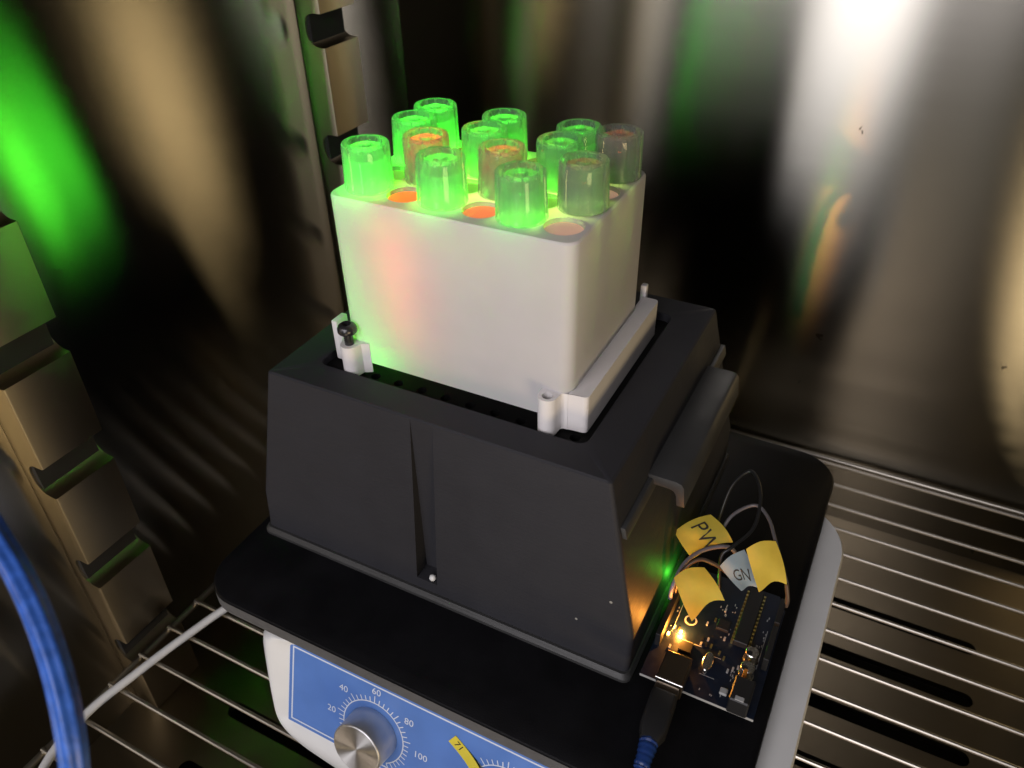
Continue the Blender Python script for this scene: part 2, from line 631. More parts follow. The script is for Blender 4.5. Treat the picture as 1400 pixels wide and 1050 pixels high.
# body: front face leans out by 17 degrees, sides round in towards the foot
BX0, BX1, BY1 = -33, 207, 110
TH = R(17)
FY, FZ = -71.0, -106.0
bodyrings = []
for z, ins, rr in ((-100.2, 3.5, 30), (-100.2, 0.8, 31), (-102, 0, 31), (-118, 0.2, 31), (-132, 2, 32), (-144, 6, 34), (-152, 12, 36), (-157, 20, 36), (-160, 30, 30)):
    yf = FY + (-1) * math.tan(TH) * (FZ - z) if z < -110 else FY + (z - FZ) * 0.06 + 0.2
    yf = FY - math.tan(TH) * max(0, FZ - z) + max(0, ins - 4) * 0.75 + 9
    bodyrings.append(rrect(BX0 + ins, BX1 - ins, yf, BY1 - ins, rr, z, 10))
MB().rings(bodyrings).build('body', 'white_abs', shk, smooth=50)
MB().box(-20, 190, -50, 120, -161, -159).build('foot_plate', 'chip_black', shk)
for fx, fy in ((0, -45), (175, -45), (0, 115), (175, 115)):
    MB().lathe([(6, 0), (7, 3.6)], (fx, fy, ZS + 1.2), 16).build('foot', 'chip_black', shk)
NF = Vector((0, -math.cos(TH), math.sin(TH)))
DN = Vector((0, -math.sin(TH), -math.cos(TH)))
PO = Vector((0, FY, FZ))


def onp(x, s, h=0): return PO + Vector((x, 0, 0)) + DN * s + NF * h


def slab(mb, x0, x1, s0, s1, h0, h1):
    return mb.add([onp(x, s, h) for h in (h0, h1) for s in (s0, s1) for x in (x0, x1)],
                  [(0, 2, 3, 1), (4, 5, 7, 6), (0, 1, 5, 4), (2, 6, 7, 3), (0, 4, 6, 2), (1, 3, 7, 5)])


PX0, PX1, PS0, PS1 = 1.6, 171, -5.5, 43.2
XC = (PX0 + PX1) / 2


def bezel_ring(half, h):
    """half: points (x, s) from the top left down to the bottom middle; mirrored about the panel centre"""
    pts = half + [(2 * XC - q[0], q[1]) for q in reversed(half[:-1])]
    return [onp(q[0], q[1], h) for q in pts]


in_ = [(PX0 - .1, -6), (PX0 - .1, 8), (PX0 - .1, 22), (PX0 - .1, 34), (PX0 - .1, 41), (PX0, 43.3), (PX0 + 6, 43.3), (40, 43.3), (XC, 43.3)]
ri_ = [(-10.2, -6), (-9.4, 8), (-7.9, 22), (-6.2, 34), (-5.0, 42), (-1.5, 46.6), (7, 48), (40, 48.2), (XC, 48.2)]
rm_ = [(-13.5, -6), (-12.5, 8), (-10.4, 22), (-7.6, 34), (-4.6, 44), (0.4, 50.5), (9, 53), (40, 54), (XC, 54)]
ou_ = [(-21.2, -6), (-19.6, 8), (-15.6, 22), (-10.6, 34), (-5.4, 45), (2.0, 57), (13, 64.5), (40, 69), (XC, 70)]
ba_ = [(-20, -6), (-18, 8), (-13, 22), (-6, 34), (2, 44), (12, 54), (26, 60), (50, 63), (XC, 64)]
bz = MB()
bz.rings([bezel_ring(ba_, -34), bezel_ring(ou_, -5.5), bezel_ring(rm_, 0.2), bezel_ring(ri_, 0.9), bezel_ring(in_, -1.5)], False, False)
ob = bz.build('bezel', 'white_abs', shk, smooth=180)
md = ob.modifiers.new('round', 'SUBSURF')
md.levels = md.render_levels = 2
pn = slab(MB(), PX0, PX1, PS0, PS1, -2.5, -0.9).build('control_panel', 'panel_blue', shk)
PH = -0.9
bd = MB()
for (a, b, c, d) in ((PX0 + 1.6, PX1 - 1.6, 1.4, 2.1), (PX0 + 1.6, PX1 - 1.6, PS1 - 2.3, PS1 - 1.6), (PX0 + 1.6, PX0 + 2.3, 2.1, PS1 - 2.3), (PX1 - 2.3, PX1 - 1.6, 2.1, PS1 - 2.3)):
    slab(bd, a, b, c, d, PH, PH + 0.06)
bd.build('panel_border', 'print_white', pn)


def dial(cx, cs, labels):
    ar = MB()
    def pp(r_, a, h): return onp(cx + r_ * math.sin(a), cs - r_ * math.cos(a), h)
    A0, A1, n = R(-150), R(150), 60
    for k in range(n):
        a, b = A0 + (A1 - A0) * k / n, A0 + (A1 - A0) * (k + 1) / n
        ar.add([pp(15.0, a, PH + .06), pp(15.0, b, PH + .06), pp(15.5, b, PH + .06), pp(15.5, a, PH + .06)], [(0, 1, 2, 3)])
    ar.build('dial_ring', 'print_white', pn)
    NT = 36
    for k in range(NT):
        a = R(-128 + 278 * k / (NT - 1))
        big = k % 5 == 1
        L_ = 3.4 if big else 2.3
        tk = MB()
        d = 0.22
        ca, sa = math.cos(a), math.sin(a)
        q = [onp(cx + r_ * sa + s_ * ca, cs - r_ * ca + s_ * sa, PH + .06) for r_, s_ in ((15.5, -d), (15.5, d), (15.5 + L_, d), (15.5 + L_, -d))]
        tk.add(q, [(0, 1, 2, 3)])
        tk.build('tick_mark', 'print_white', pn)
    for txt, dx, ds in labels:
        lt = MB()
        lettering(lt, txt, 4.6, onp(cx + dx, cs + ds, PH), (1, 0, 0), -DN, NF, 0.06, 0.01)
        lt.build('numeral', 'print_white', pn)
    kb = thing_part = MB()
    # knob: skirt, body and spun face
    n = 48
    def kr(r_, h): return [onp(cx + r_ * math.cos(2 * math.pi * j / n), cs + r_ * math.sin(2 * math.pi * j / n), h) for j in range(n)]
    kb.rings([kr(12.0, PH + .1), kr(12.1, PH + 0.6), kr(11.7, 10.4), kr(11.3, 11.0), kr(11.0, 11.1)], True, False)
    ko = kb.build('speed_knob', 'spun_metal', shk, smooth=40)
    fc = MB()
    fc.rings([kr(11.0, 11.1), kr(6, 10.95), kr(3, 10.85), kr(0.3, 10.8)], False, True)
    f_ = fc.build('knob_face', 'spun_face', ko, smooth=60)
    me = f_.data
    uv = me.uv_layers.new(name='UVMap')
    c0 = (onp(cx, cs, 12) - ORG[shk.name]) * S
    for lp in me.loops:
        v = me.vertices[lp.vertex_index].co - c0
        uv.data[lp.index].uv = (math.atan2(v.dot(Vector(DN)), v.x), v.length * 100)


# face of a knob, turned on a lathe: anisotropic about its own centre
def spun_face():
    ma = mat('spun_face', (0.86, 0.85, 0.84), 0.32, 1.0)
    N, L = ma.node_tree.nodes, ma.node_tree.links
    b = N['Principled BSDF']
    b.inputs['Anisotropic'].default_value = 0.95
    b.inputs['Anisotropic Rotation'].default_value = 0.25
    tg = N.new('ShaderNodeTangent')
    tg.direction_type = 'UV_MAP'
    L.new(tg.outputs[0], b.inputs['Tangent'])


spun_face()
dial(47.1, 25.9, [('20', -21.9, -1.1), ('40', -16.2, -15), ('60', 0.3, -21.2), ('80', 17.0, -14), ('100', 23.8, 0.4)])
dial(110, 25.9, [])

tp = thing('label_tape', onp(92, 11, PH), 'narrow yellow tape strip marked 71 stuck above the right knob', 'tape')
q0, q1, wv = Vector((84.5, 8.8)), Vector((101.0, 19.5)), None
dv = (q1 - q0).normalized()
nv = Vector((-dv.y, dv.x)) * 2.6
tb = MB()
strip0, strip1 = [], []
for k in range(9):
    c = q0 + (q1 - q0) * k / 8
    h = PH + 0.12 + (0.9 * (k / 8) ** 3) * 4
    strip0 += [[onp(c.x - nv.x, c.y - nv.y, h), onp(c.x + nv.x, c.y + nv.y, h), onp(c.x + nv.x, c.y + nv.y, h + .15), onp(c.x - nv.x, c.y - nv.y, h + .15)]]
tb.rings(strip0)
tb.build('tape_strip', 'tape_yellow', tp)
lt = MB()
ex = Vector((dv.x, 0, 0)) + DN * dv.y
ey = Vector((nv.x, 0, 0)).normalized() * 0 + (Vector((-nv.x, 0, 0)) - DN * nv.y).normalized()
lettering(lt, '71', 4.2, onp(88.0, 11.0, PH + 0.32), ex, ey, NF, 0.05, 0.01)
lt.build('lettering', 'ink', tp)

# ------------------------------------------------------------------ black stand (light-proof housing)
st = thing('tube_stand', (50, 42, ZB), 'black tapered printed stand under the white tube block', 'stand')
HX0, HX1, HY0, HY1, ZTP = -26.6, 125.8, -22.3, 107.0, -1.5
GX0, GX1, GY0, GY1, ZL = -40.4, 141.0, -31.3, 116.0, -70
QX0, QX1, QY0, QY1, ZP = -11.4, 110.0, -7.8, 92.4, -5.5
tt = (ZL - ZTP) / (ZB - ZTP)
Yk0, Yk1 = HY0 + tt * (GY0 - HY0), HY1 + tt * (GY1 - HY1)
hs = MB().rings([rrect(GX0, GX1, GY0, GY1, 2.5, ZB + 0.05, 4), rrect(GX0, GX1, Yk0 - (Yk0 - GY0) * .96, GY1, 2.5, ZB + 1.2, 4), rrect(GX0, GX1, Yk0, Yk1, 2.5, ZL, 4), rrect(HX0 - .25, HX1 + .25, HY0 - .2, HY1 + .2, 1.6, ZTP - .7, 4),
                 rrect(HX0 + .6, HX1 - .6, HY0 + .6, HY1 - .6, 1.4, ZTP, 4), rrect(QX0 - .4, QX1 + .4, QY0 - .4, QY1 + .4, 4.4, ZTP, 4), rrect(QX0, QX1, QY0, QY1, 4, ZTP - .4, 4), rrect(QX0, QX1, QY0, QY1, 4, ZP - 10, 4)], True, True)
hs = hs.build('shell', 'black_print', st)
cu = MB().add([(43.7, -36, -84), (53.9, -36, -84), (53.9, -22.4, -84), (43.7, -22.4, -84), (43.7, -36, 1), (53.9, -36, 1), (53.9, -22.4, 1), (43.7, -22.4, 1)],
              [(0, 3, 2, 1), (4, 5, 6, 7), (0, 1, 5, 4), (1, 2, 6, 5), (2, 3, 7, 6), (3, 0, 4, 7)])
# slot floor upright: depth grows downwards
me = cut(hs, cu)
me.materials.append(M['black_print'])
# lip along the foot of the stand
MB().rings([rrect(GX0 - 1.6, GX1 + 1.6, GY0 - 2.2, GY1 + 1.6, 3.4, ZB + .02, 4), rrect(GX0 - 1.6, GX1 + 1.6, GY0 - 2.2, GY1 + 1.6, 3.4, ZB + 1.6, 4), rrect(GX0 - .6, GX1 + .6, GY0 - .9, GY1 + .6, 3, ZB + 3.6, 4)]).build('foot_lip', 'grey_print', st, smooth=20)
bdm = MB()
bdm.lathe([(0.3, -1.6), (1.2, -1.1), (1.6, 0), (1.2, 1.1), (0.3, 1.6)], (51.0, -29.0, -82.2), 14).build('bead', 'bead_white', st, smooth=180)


def hole_cells(mb, xs, ys, z, rad, depth, holes, n=24, bottom=True, wall=True):
    """a flat sheet of cells; cells listed in holes get a round hole with a wall going down"""
    for i in range(len(xs) - 1):
        for j in range(len(ys) - 1):
            x0, x1, y0, y1 = xs[i], xs[i + 1], ys[j], ys[j + 1]
            if (i, j) not in holes:
                mb.add([(x0, y0, z), (x1, y0, z), (x1, y1, z), (x0, y1, z)], [(0, 1, 2, 3)])
                continue
            cx, cy = holes[(i, j)]
            circ = [(cx + rad * math.cos(2 * math.pi * k / n), cy + rad * math.sin(2 * math.pi * k / n), z) for k in range(n)]
            per = []
            for k in range(n):
                a = 2 * math.pi * k / n
                c, s_ = math.cos(a), math.sin(a)
                tmin = 1e9
                if c > 1e-6: tmin = min(tmin, (x1 - cx) / c)
                if c < -1e-6: tmin = min(tmin, (x0 - cx) / c)
                if s_ > 1e-6: tmin = min(tmin, (y1 - cy) / s_)
                if s_ < -1e-6: tmin = min(tmin, (y0 - cy) / s_)
                per.append((cx + tmin * c, cy + tmin * s_, z))
            vs = circ + per
            fs = []
            cor = [(x1, y1), (x0, y1), (x0, y0), (x1, y0)]
            ci = []
            for q in cor:
                vs.append((*q, z)); ci.append(len(vs) - 1)
            for k in range(n):
                k2 = (k + 1) % n
                a0, a1 = 2 * math.pi * k / n, 2 * math.pi * (k + 1) / n
                extra = None
                for idx, q in enumerate(cor):
                    aq = math.atan2(q[1] - cy, q[0] - cx) % (2 * math.pi)
                    if a0 + 1e-6 < aq < a1 - 1e-6: extra = ci[idx]
                fs.append((k, n + k, extra, n + k2, k2) if extra is not None else (k, n + k, n + k2, k2))
            if wall:
                lo = [(q[0], q[1], z - depth) for q in circ]
                b0 = len(vs)
                vs += lo
                for k in range(n):
                    k2 = (k + 1) % n
                    fs.append((k, k2, b0 + k2, b0 + k))
                if bottom: fs.append(tuple(b0 + k for k in range(n)))
            mb.add(vs, fs)
    return mb


pf = MB()
hx = [24 + 11.3 * k for k in range(-2, 8)]
xs = [QX0] + [hx[0] - 5.65 + 11.3 * k for k in range(len(hx) + 1)] + [QX1]
ys = [QY0, -5.0, 3.5, 81, 90, QY1]
hl = {}
for k in range(len(hx)):
    hl[(k + 1, 1)] = (hx[k], -1.2)
    hl[(k + 1, 3)] = (hx[k], 86)
hole_cells(pf, xs, ys, ZP, 2.1, 5, hl, n=16)
pf.build('pocket_floor', 'pocket_black', st)
# hood bracket on the right-hand side
def sx(z): return HX1 + (ZTP - z) * (GX1 - HX1) / (ZTP - ZL)
br = MB()
poly = [(sx(-20) - 1.5, -20.0), (141.0, -20.0), (143.2, -20.6), (144.3, -22.2), (145.4, -31.5), (142.2, -31.7), (141.4, -26.6), (140.4, -25.0), (138.5, -24.4), (sx(-24.4) + 0.5, -24.4), (sx(-24.4) - 1.5, -24.4)]
br.prism(poly, 'y', 7.5, 88)
br.build('hood', 'grey_print', st, bevel=0.35)
sr = MB()
sr.add([(sx(z) + d, y, z) for y in (-22, 110) for d in (-1, 1.8) for z in (-26.6, -21.6)],
       [(0, 1, 3, 2), (4, 6, 7, 5), (0, 4, 5, 1), (2, 3, 7, 6), (0, 2, 6, 4), (1, 5, 7, 3)])
sr.build('side_rib', 'grey_print', st, bevel=0.3)

# ------------------------------------------------------------------ white tube block
W, D, H = 100.0, 71.6, 72.0
GX, GY, PA, PB = 11.64, 12.2, 15.83, 16.04
bl = thing('tube_block', (50, 36, -4), 'white printed tube block glowing green and red, set in the black stand', 'tube rack')
RB = 7.1
occ = {(0, 0): 'g', (2, 0): 'g', (4, 0): 'g', (1, 1): 'r', (3, 1): 'r', (5, 1): 'r', (0, 2): 'g', (2, 2): 'g', (4, 2): 'g', (0, 3): 'g', (2, 3): 'g', (4, 3): 'g', (5, 3): 'r'}
holes = {(i, j): (GX + i * PA, GY + j * PB) for i in range(6) for j in range(4)}
# outer skin: side wall with rounded vertical corners, hole field let into the top
bk = MB()
CR = 5.0
o0, o1, o2 = rrect(0, W, 0, D, CR, 0, 6), rrect(0, W, 0, D, CR, H - .8, 6), rrect(.5, W - .5, .5, D - .5, CR - .4, H, 6)
bk.rings([o0, o1, o2], True, False)
xs = [GX - PA / 2] + [GX + (i + .5) * PA for i in range(6)]
ys = [GY - PB / 2] + [GY + (j + .5) * PB for j in range(4)]
n0 = len(o2)
# margin between the rounded outline and the hole field
inner = []
for q in o2:
    inner.append((min(max(q[0], xs[0]), xs[-1]), min(max(q[1], ys[0]), ys[-1]), H))
bk.rings([o2, inner], False, False)
hole_cells(bk, xs, ys, H, RB, 0, holes, n=32, wall=False)
bk.build('block_skin', 'white_print', bl, smooth=30)
for (i, j), (hx_, hy_) in holes.items():
    b_ = MB()
    b_.lathe([(RB, 0), (RB, -30), (RB, -66), (1.5, -66.2)], (hx_, hy_, H), 24, False, True)
    b_.build('bore', 'bore_print', bl, smooth=40)

# flanges and screw bosses
ZFL, ZF0 = 12.1, -4.4


def arc(cx, cy, r_, a0, a1, n=8):
    return [(cx + r_ * math.cos(R(a0 + (a1 - a0) * k / n)), cy + r_ * math.sin(R(a0 + (a1 - a0) * k / n))) for k in range(n + 1)]


rf = [(99, 0.6), (88.8, 0.3), (88.9, -3.0)] + arc(92.6, -3.2, 3.7, 180, 350, 12) + arc(98.6, -1.6, 2.4, 170, 90, 5)[1:] + [(103, 1.2)] + arc(104.6, 3.2, 1.9, -90, 0, 5) + \
     arc(104.6, 78.0, 1.9, 0, 90, 5) + [(99, 79.9), (99, 40)]
fr_ = MB().prism(rf, 'z', ZF0, ZFL).build('flange', 'white_plain', bl)
me = cut(fr_, MB().cyl((92.6, -3.4, 4), (92.6, -3.4, 20), 2.1, n=24))
me.materials.append(M['white_plain'])
lf = [(1, 0.6), (9.5, 0.3)] + list(reversed([(100 - q[0], q[1]) for q in arc(90.6, 0, 1.5, 180, 200, 3)])) + [(7.8, -2.0)] + list(reversed(arc(3.4, -3.6, 3.9, 180, 350, 12))) + [(-3, 0.5), (-6.5, 1.3), (-6.5, 79.9), (1, 79.9)]
fl_ = MB().prism(lf, 'z', ZF0, 9.6).build('flange', 'white_plain', bl)
me = cut(fl_, MB().cyl((3.4, -3.6, 3), (3.4, -3.6, 20), 2.1, n=24))
me.materials.append(M['white_plain'])
for f_ in (fr_, fl_):
    bv = f_.modifiers.new('edge', 'BEVEL')
    bv.width = 0.4 * S
    bv.segments = 2
    bv.limit_method = 'ANGLE'
    bv.angle_limit = R(60)
MB().box(-9.2, -6.4, 1.5, 9, ZF0, 14.5).build('guide_tab', 'white_plain', bl, bevel=0.5)
MB().lathe([(3.4, ZF0), (3.4, 12)], (92.0, 78.6, 0), 20).build('boss', 'white_plain', bl)
MB().box(97.5, 100.2, 80.5, 83.5, ZF0, 17).build('guide_tab', 'white_plain', bl, bevel=0.5)


def screw(loc, label, tilt=0):
    s_ = thing('cap_screw', loc, label, 'screw', 'black cap screws of the tube block')
    x, y, z = loc
    MB().lathe([(1.6, -6), (1.8, -5.5)] + [q for k in range(9) for q in ((1.95, -5 + k * .9), (1.7, -4.55 + k * .9))] + [(1.9, 3.4)], (x, y, z), 20).build('thread', 'black_steel', s_, smooth=60)
    hd = MB().lathe([(3.7, 3.2), (4.0, 3.7), (4.0, 5.2), (3.5, 6.3), (2.4, 7.1), (1.9, 7.2), (1.7, 5.4)], (x, y, z), 28).build('head', 'black_steel', s_, smooth=40)
    s_.rotation_euler = (0, 0, 0)
    return s_


screw((3.4, -3.6, 12.0), 'black button-head screw standing proud at the front left corner')
screw((92.0, 78.6, 16.0), 'black screw half hidden behind the right rear corner')

# LEDs under the bores; the drive falls off from the left column to the right
GREEN, RED = (0.07, 1.0, 0.035), (1.0, 0.085, 0.025)
DRIVE = [0.45, 0.5, 0.30, 0.26, 0.12, 0.06]


def point(name, loc, col, power, rad, parent, kind='POINT'):
    l = bpy.data.lights.new(name, kind)
    l.energy = power
    l.color = col
    l.shadow_soft_size = rad * S
    o = bpy.data.objects.new(name, l)
    COL.objects.link(o)
    o.parent = parent
    o.location = (Vector(loc) - ORG[parent.name]) * S
    return o


KP = 0.07
led0 = None
for (i, j), (hx_, hy_) in holes.items():
    g = i % 2 == 0
    col = GREEN if g else RED
    ld = MB()
    ld.lathe([(2.6, -65.8), (2.6, -63), (1.8, -61.4), (0.5, -60.8)], (hx_, hy_, H), 16).build('led', 'led_lens', bl, smooth=60)
    p_ = KP * DRIVE[i]
    if (i, j) in occ:
        lo = point('led_and_fill_lamp', (hx_, hy_, H - 9), col, p_ * (9.0 if g else 8.0), 2.4, bl, 'SPOT')
        lo.data.spot_size = R(132 if g else (48 if i < 4 else 40))
        lo.data.spot_blend = 0.6
        lo.rotation_euler = (math.pi, 0, 0)
    else:
        # empty place: the lit diffuser plate of its LED shows just below the rim
        MB().lathe([(RB - .05, -3.2), (RB - .05, -1.9), (RB - .3, -1.6), (3.5, -1.35), (0.5, -1.3)], (hx_, hy_, H), 32).build('led_diffuser', 'lit_green' if g else ('lit_red', 'lit_red', 'lit_red_mid', 'lit_red_mid', 'lit_red_dim', 'lit_red_dim')[i], bl, smooth=40)
    if i == 0 and j > 0:  # added sideways spot so the left face glows onto the wall, no LED there
        lo = point('led_and_fill_lamp', (hx_, hy_, 40), col, p_ * 22, 2.5, bl, 'SPOT')
        lo.data.spot_size = R(110)
        lo.data.spot_blend = 0.5
        lo.rotation_euler = (0, R(90), 0)
    if j == 0 and i < 2:  # added column of points standing in for scattered light on the front face
        for z, kz in (((4, 1.5), (16, 1.3), (30, 1.1), (46, .9)) if g else ((8, .8), (22, 1.0), (36, 1.1), (49, 1.2), (59, 1.0))):
            point('led_and_fill_lamp', (hx_, hy_, z), col, p_ * kz * (0.3 if g else 0.18), 2.5, bl)

for fi in (1.5, 2.5, 3.5, 4.5):  # added spots between the bores to brighten the top skin, not LEDs
    for fj in (0.5, 1.5, 2.5):
        lo = point('led_and_fill_lamp', (GX + fi * PA, GY + fj * PB, H - 16), (0.62, 1.0, 0.16), 0.036, 2.0, bl, 'SPOT')
        lo.data.spot_size = R(112)
        lo.data.spot_blend = 0.6
        lo.rotation_euler = (math.pi, 0, 0)

# ------------------------------------------------------------------ capped tubes
NR = 96


def capmod(j, r_, z): return -0.8 if j % 8 == 0 and 0.8 < z < 15.6 else 0.0


def tube_parts():
    out = {}
    a = MB()
    a.lathe([(9.0, 0.0), (9.15, 0.3), (9.15, 1.0), (9.1, 1.2), (8.75, 15.0), (8.72, 15.4), (8.6, 16.5), (8.2, 17.0), (6.5, 17.0), (6.2, 16.7), (6.1, 15.2), (3.0, 15.1), (2.7, 15.3), (2.5, 16.4), (2.0, 16.6), (0.4, 16.6)], (0, 0, 0), NR, False, True, capmod)
    out['cap'] = a.build('cap', 'clear_cap', None, smooth=28)
    b = MB()
    b.lathe([(7.7, 0.3), (7.6, 10.5), (7.3, 11.2), (6.3, 11.3), (6.2, 15.0)], (0, 0, 0), 48, False, False)
    out['cap_liner'] = b.build('cap_liner', 'clear_cap', None, smooth=40)
    c = MB()
    c.lathe([(0.5, -58), (3.5, -57), (5.6, -54), (6.2, -50), (6.2, 10.6), (5.6, 10.6), (5.6, -49)], (0, 0, 0), 32, False, False)
    out['tube_wall'] = c.build('tube_wall', 'clear_tube', None, smooth=40)
    return out


proto = tube_parts()
for o in proto.values(): COL.objects.unlink(o)
LB = {(0, 0): 'bright green glowing capped tube at the front left corner of the block',
      (2, 0): 'yellow-green capped tube between the two brightest orange holes, front row',
      (4, 0): 'dim teal-green capped tube in the front row, nearest the front right corner',
      (1, 1): 'orange-topped capped tube just behind the first orange hole, leftmost red one',
      (3, 1): 'yellowish capped tube with a red centre, middle of the second row',
      (5, 1): 'greyish capped tube with a red dot, beside the empty hole at the front right corner',
      (0, 2): 'bright green capped tube behind the orange-topped one, left side',
      (2, 2): 'yellow-green capped tube in the third row, centre of the block',
      (4, 2): 'light green capped tube behind the dim teal-green one, third row',
      (0, 3): 'bright green capped tube at the back left corner, highest in view',
      (2, 3): 'green capped tube in the middle of the back row',
      (4, 3): 'dim green capped tube in the back row beside the grey one',
      (5, 3): 'grey capped tube with a red dot at the back right corner'}
for (i, j) in occ:
    hx_, hy_ = holes[(i, j)]
    dz = random.uniform(-.25, .35)
    t_ = thing('capped_tube', (hx_, hy_, H + 0.4 + dz), LB[(i, j)], 'tube', 'capped tubes in the white block')
    t_.rotation_euler = (random.uniform(-.02, .02), random.uniform(-.02, .02), random.uniform(0, 6.28))
    for k, o in proto.items():
        c = o.copy()
        COL.objects.link(c)
        c.parent = t_
for o in proto.values(): bpy.data.objects.remove(o, do_unlink=True)

# ------------------------------------------------------------------ circuit board beside the stand
K = 0.82
bx, by, bz0 = 145.9, -31.0, ZB + 6.0
pcb = thing('circuit_board', (bx + 22, by + 28, ZB), 'dark blue microcontroller board lit by an orange LED', 'circuit board')
ZC = bz0 + 1.4


def mm(x, y): return bx + x * K, by + y * K


def comp(name, x0, x1, y0, y1, h0, h1, m_, bevel=0.15, parent=None):
    a, b = mm(x0, y0), mm(x1, y1)
    return MB().box(a[0], b[0], a[1], b[1], ZC + h0 * K, ZC + h1 * K).build(name, m_, parent or pcb, bevel=bevel, seg=1)


MB().prism([mm(*q) for q in ((0, 0), (53.3, 0), (53.3, 66), (51, 68.6), (49, 74), (2, 74), (0, 72))], 'z', bz0, ZC).build('board', 'pcb', pcb)
MB().box(mm(0, 0)[0], mm(53.3, 0)[0], by - .12, by - .01, bz0 + .1, ZC - .1).build('board_edge', 'silk', pcb)
for q in ((4, 14), (50, 15), (20, 66), (46, 66)):
    a = mm(*q)
    MB().cyl((a[0], a[1], ZB), (a[0], a[1], bz0), 2.2, n=12).build('standoff', 'chip_black', pcb)
usb = comp('usb_port', 9, 21, -5.5, 10.5, 0, 10.8, 'dull_metal', 0.3)
comp('port_lip', 8.6, 21.4, -6.1, -5.6, 9.4, 11.2, 'bright_metal', 0.1, usb)
pj = comp('power_jack', 41, 50, -1.5, 12, 0, 10.5, 'chip_black', 0.5)
comp('jack_pin', 43.5, 47.5, -1.2, 1.2, 10.5, 10.9, 'silk', 0.2, pj)
comp('header', 0.8, 3.3, 18, 52, 0, 8.5, 'chip_black', 0.1)
comp('header', 3.6, 6.1, 64, 72, 0, 8.5, 'chip_black', 0.1)
comp('header', 50, 52.5, 27, 48, 0, 8.5, 'chip_black', 0.1)
comp('header', 50, 52.5, 50, 66, 0, 8.5, 'chip_black', 0.1)
comp('dip_chip', 34.6, 41.6, 34, 69, 1, 4.6, 'chip_black', 0.2)
for k in range(14):
    for xx in (33.4, 41.8):
        comp('chip_pin', xx, xx + 1.0, 35 + k * 2.5, 36.2 + k * 2.5, 0, 2.6, 'brass', 0)
for yc_ in (20.5, 29.5):
    a = mm(44.6, yc_)
    cp = MB().lathe([(3.0, 0), (3.0, .8), (2.65, 1.0), (2.65, 5.6), (2.4, 5.9)], (a[0], a[1], ZC), 20).build('capacitor', 'bright_metal', pcb)
    MB().cyl((a[0] - .9, a[1] - 1, ZC + 5.92), (a[0] - .9, a[1] - 1, ZC + 5.97), 1.1, n=12).build('capacitor_mark', 'chip_black', cp)
a = mm(27, 18)
MB().rings([[(a[0] + dx * k, a[1] + dy * k2, ZC + h) for dx, dy in [(2 * math.cos(R(v)) * 1, (4.6 if abs(math.sin(R(v))) > 0 else 4.6) * math.sin(R(v))) for v in range(0, 360, 18)]] for k, k2, h in ((1, 1, 0), (1, 1, 2.6), (.85, .93, 2.9))]).build('crystal_can', 'bright_metal', pcb)
comp('button_pad', 36, 39.5, 5.5, 9, 0, 1.6, 'silk', 0.3)
comp('diode', 43.4, 45.2, 13.2, 19, 6.4, 7.4, 'orange_part', 0.2)
comp('usb_chip', 12, 18, 20, 26, 0, 1.2, 'chip_black', 0.1)
comp('regulator', 25, 31, 40, 46, 0, 1.8, 'chip_black', 0.1)
for x_, y_ in ((20.5, 27), (23.0, 27.5), (25.4, 28), (20.5, 30.4), (23, 31), (15, 15), (7.5, 19), (6, 31), (8.4, 31), (30, 26), (32.6, 24), (36, 18), (38, 20), (40, 22), (20, 40), (23, 44), (30, 35), (26, 52), (45, 37)):
    comp('chip_resistor', x_, x_ + 0.9, y_, y_ + 2.2, 0, 0.6, random.choice(['silk', 'chip_black', 'brass', 'silk']), 0)
ld = comp('status_led', 9.6, 10.9, 29.2, 31.2, 0, 0.9, 'led_orange', 0.1)
comp('status_led', 2.9 + 1.6, 5.5, 26, 27.6, 0, 0.9, 'led_orange', 0.1)
comp('power_led', 8, 9.4, 61, 63, 0, 0.9, 'led_green', 0.1)
a = mm(10.2, 30.2)
point('status_lamp', (a[0], a[1], ZC + 2.0), (1.0, 0.36, 0.05), 0.07, 0.5, pcb)
a = mm(2.0, 63)
point('power_lamp', (a[0] - 1.2, a[1], ZC + 1.5), (0.1, 1.0, 0.05), 0.014, 0.5, pcb)
# silk screen: ring, outlines and short marks
rg = MB()
a = mm(12.5, 39.5)
rg.rings([[(a[0] + r_ * math.cos(2 * math.pi * j / 24), a[1] + r_ * math.sin(2 * math.pi * j / 24), ZC + .06) for j in range(24)] for r_ in (2.6, 1.9)], False, False)
rg.build('printed_ring', 'silk', pcb)
for (x0, x1, y0, y1) in ((10, 22, 26.5, 27), (25, 32, 12, 12.3), (25, 32, 24, 24.3), (46, 49.4, 14.6, 14.9), (46, 49.4, 18.6, 18.9), (46, 46.3, 14.9, 18.6), (49.1, 49.4, 14.9, 18.6), (6, 6.3, 30, 56), (48, 48.3, 26, 50)):
    comp('printed_line', x0, x1, y0, y1, .04, .07, 'silk', 0)
for k in range(46):
    x_, y_ = random.choice([(4.4 + random.random() * 1.2, 20 + random.random() * 34), (46 + random.random() * 2.6, 28 + random.random() * 30), (24 + random.random() * 14, 2 + random.random() * 3), (37 + random.random() * 8, 13 + random.random() * 9), (22 + random.random() * 10, 34 + random.random() * 24)])
    comp('printed_mark', x_, x_ + random.uniform(.35, .6), y_, y_ + random.uniform(.6, 1.5), .04, .07, 'silk', 0)

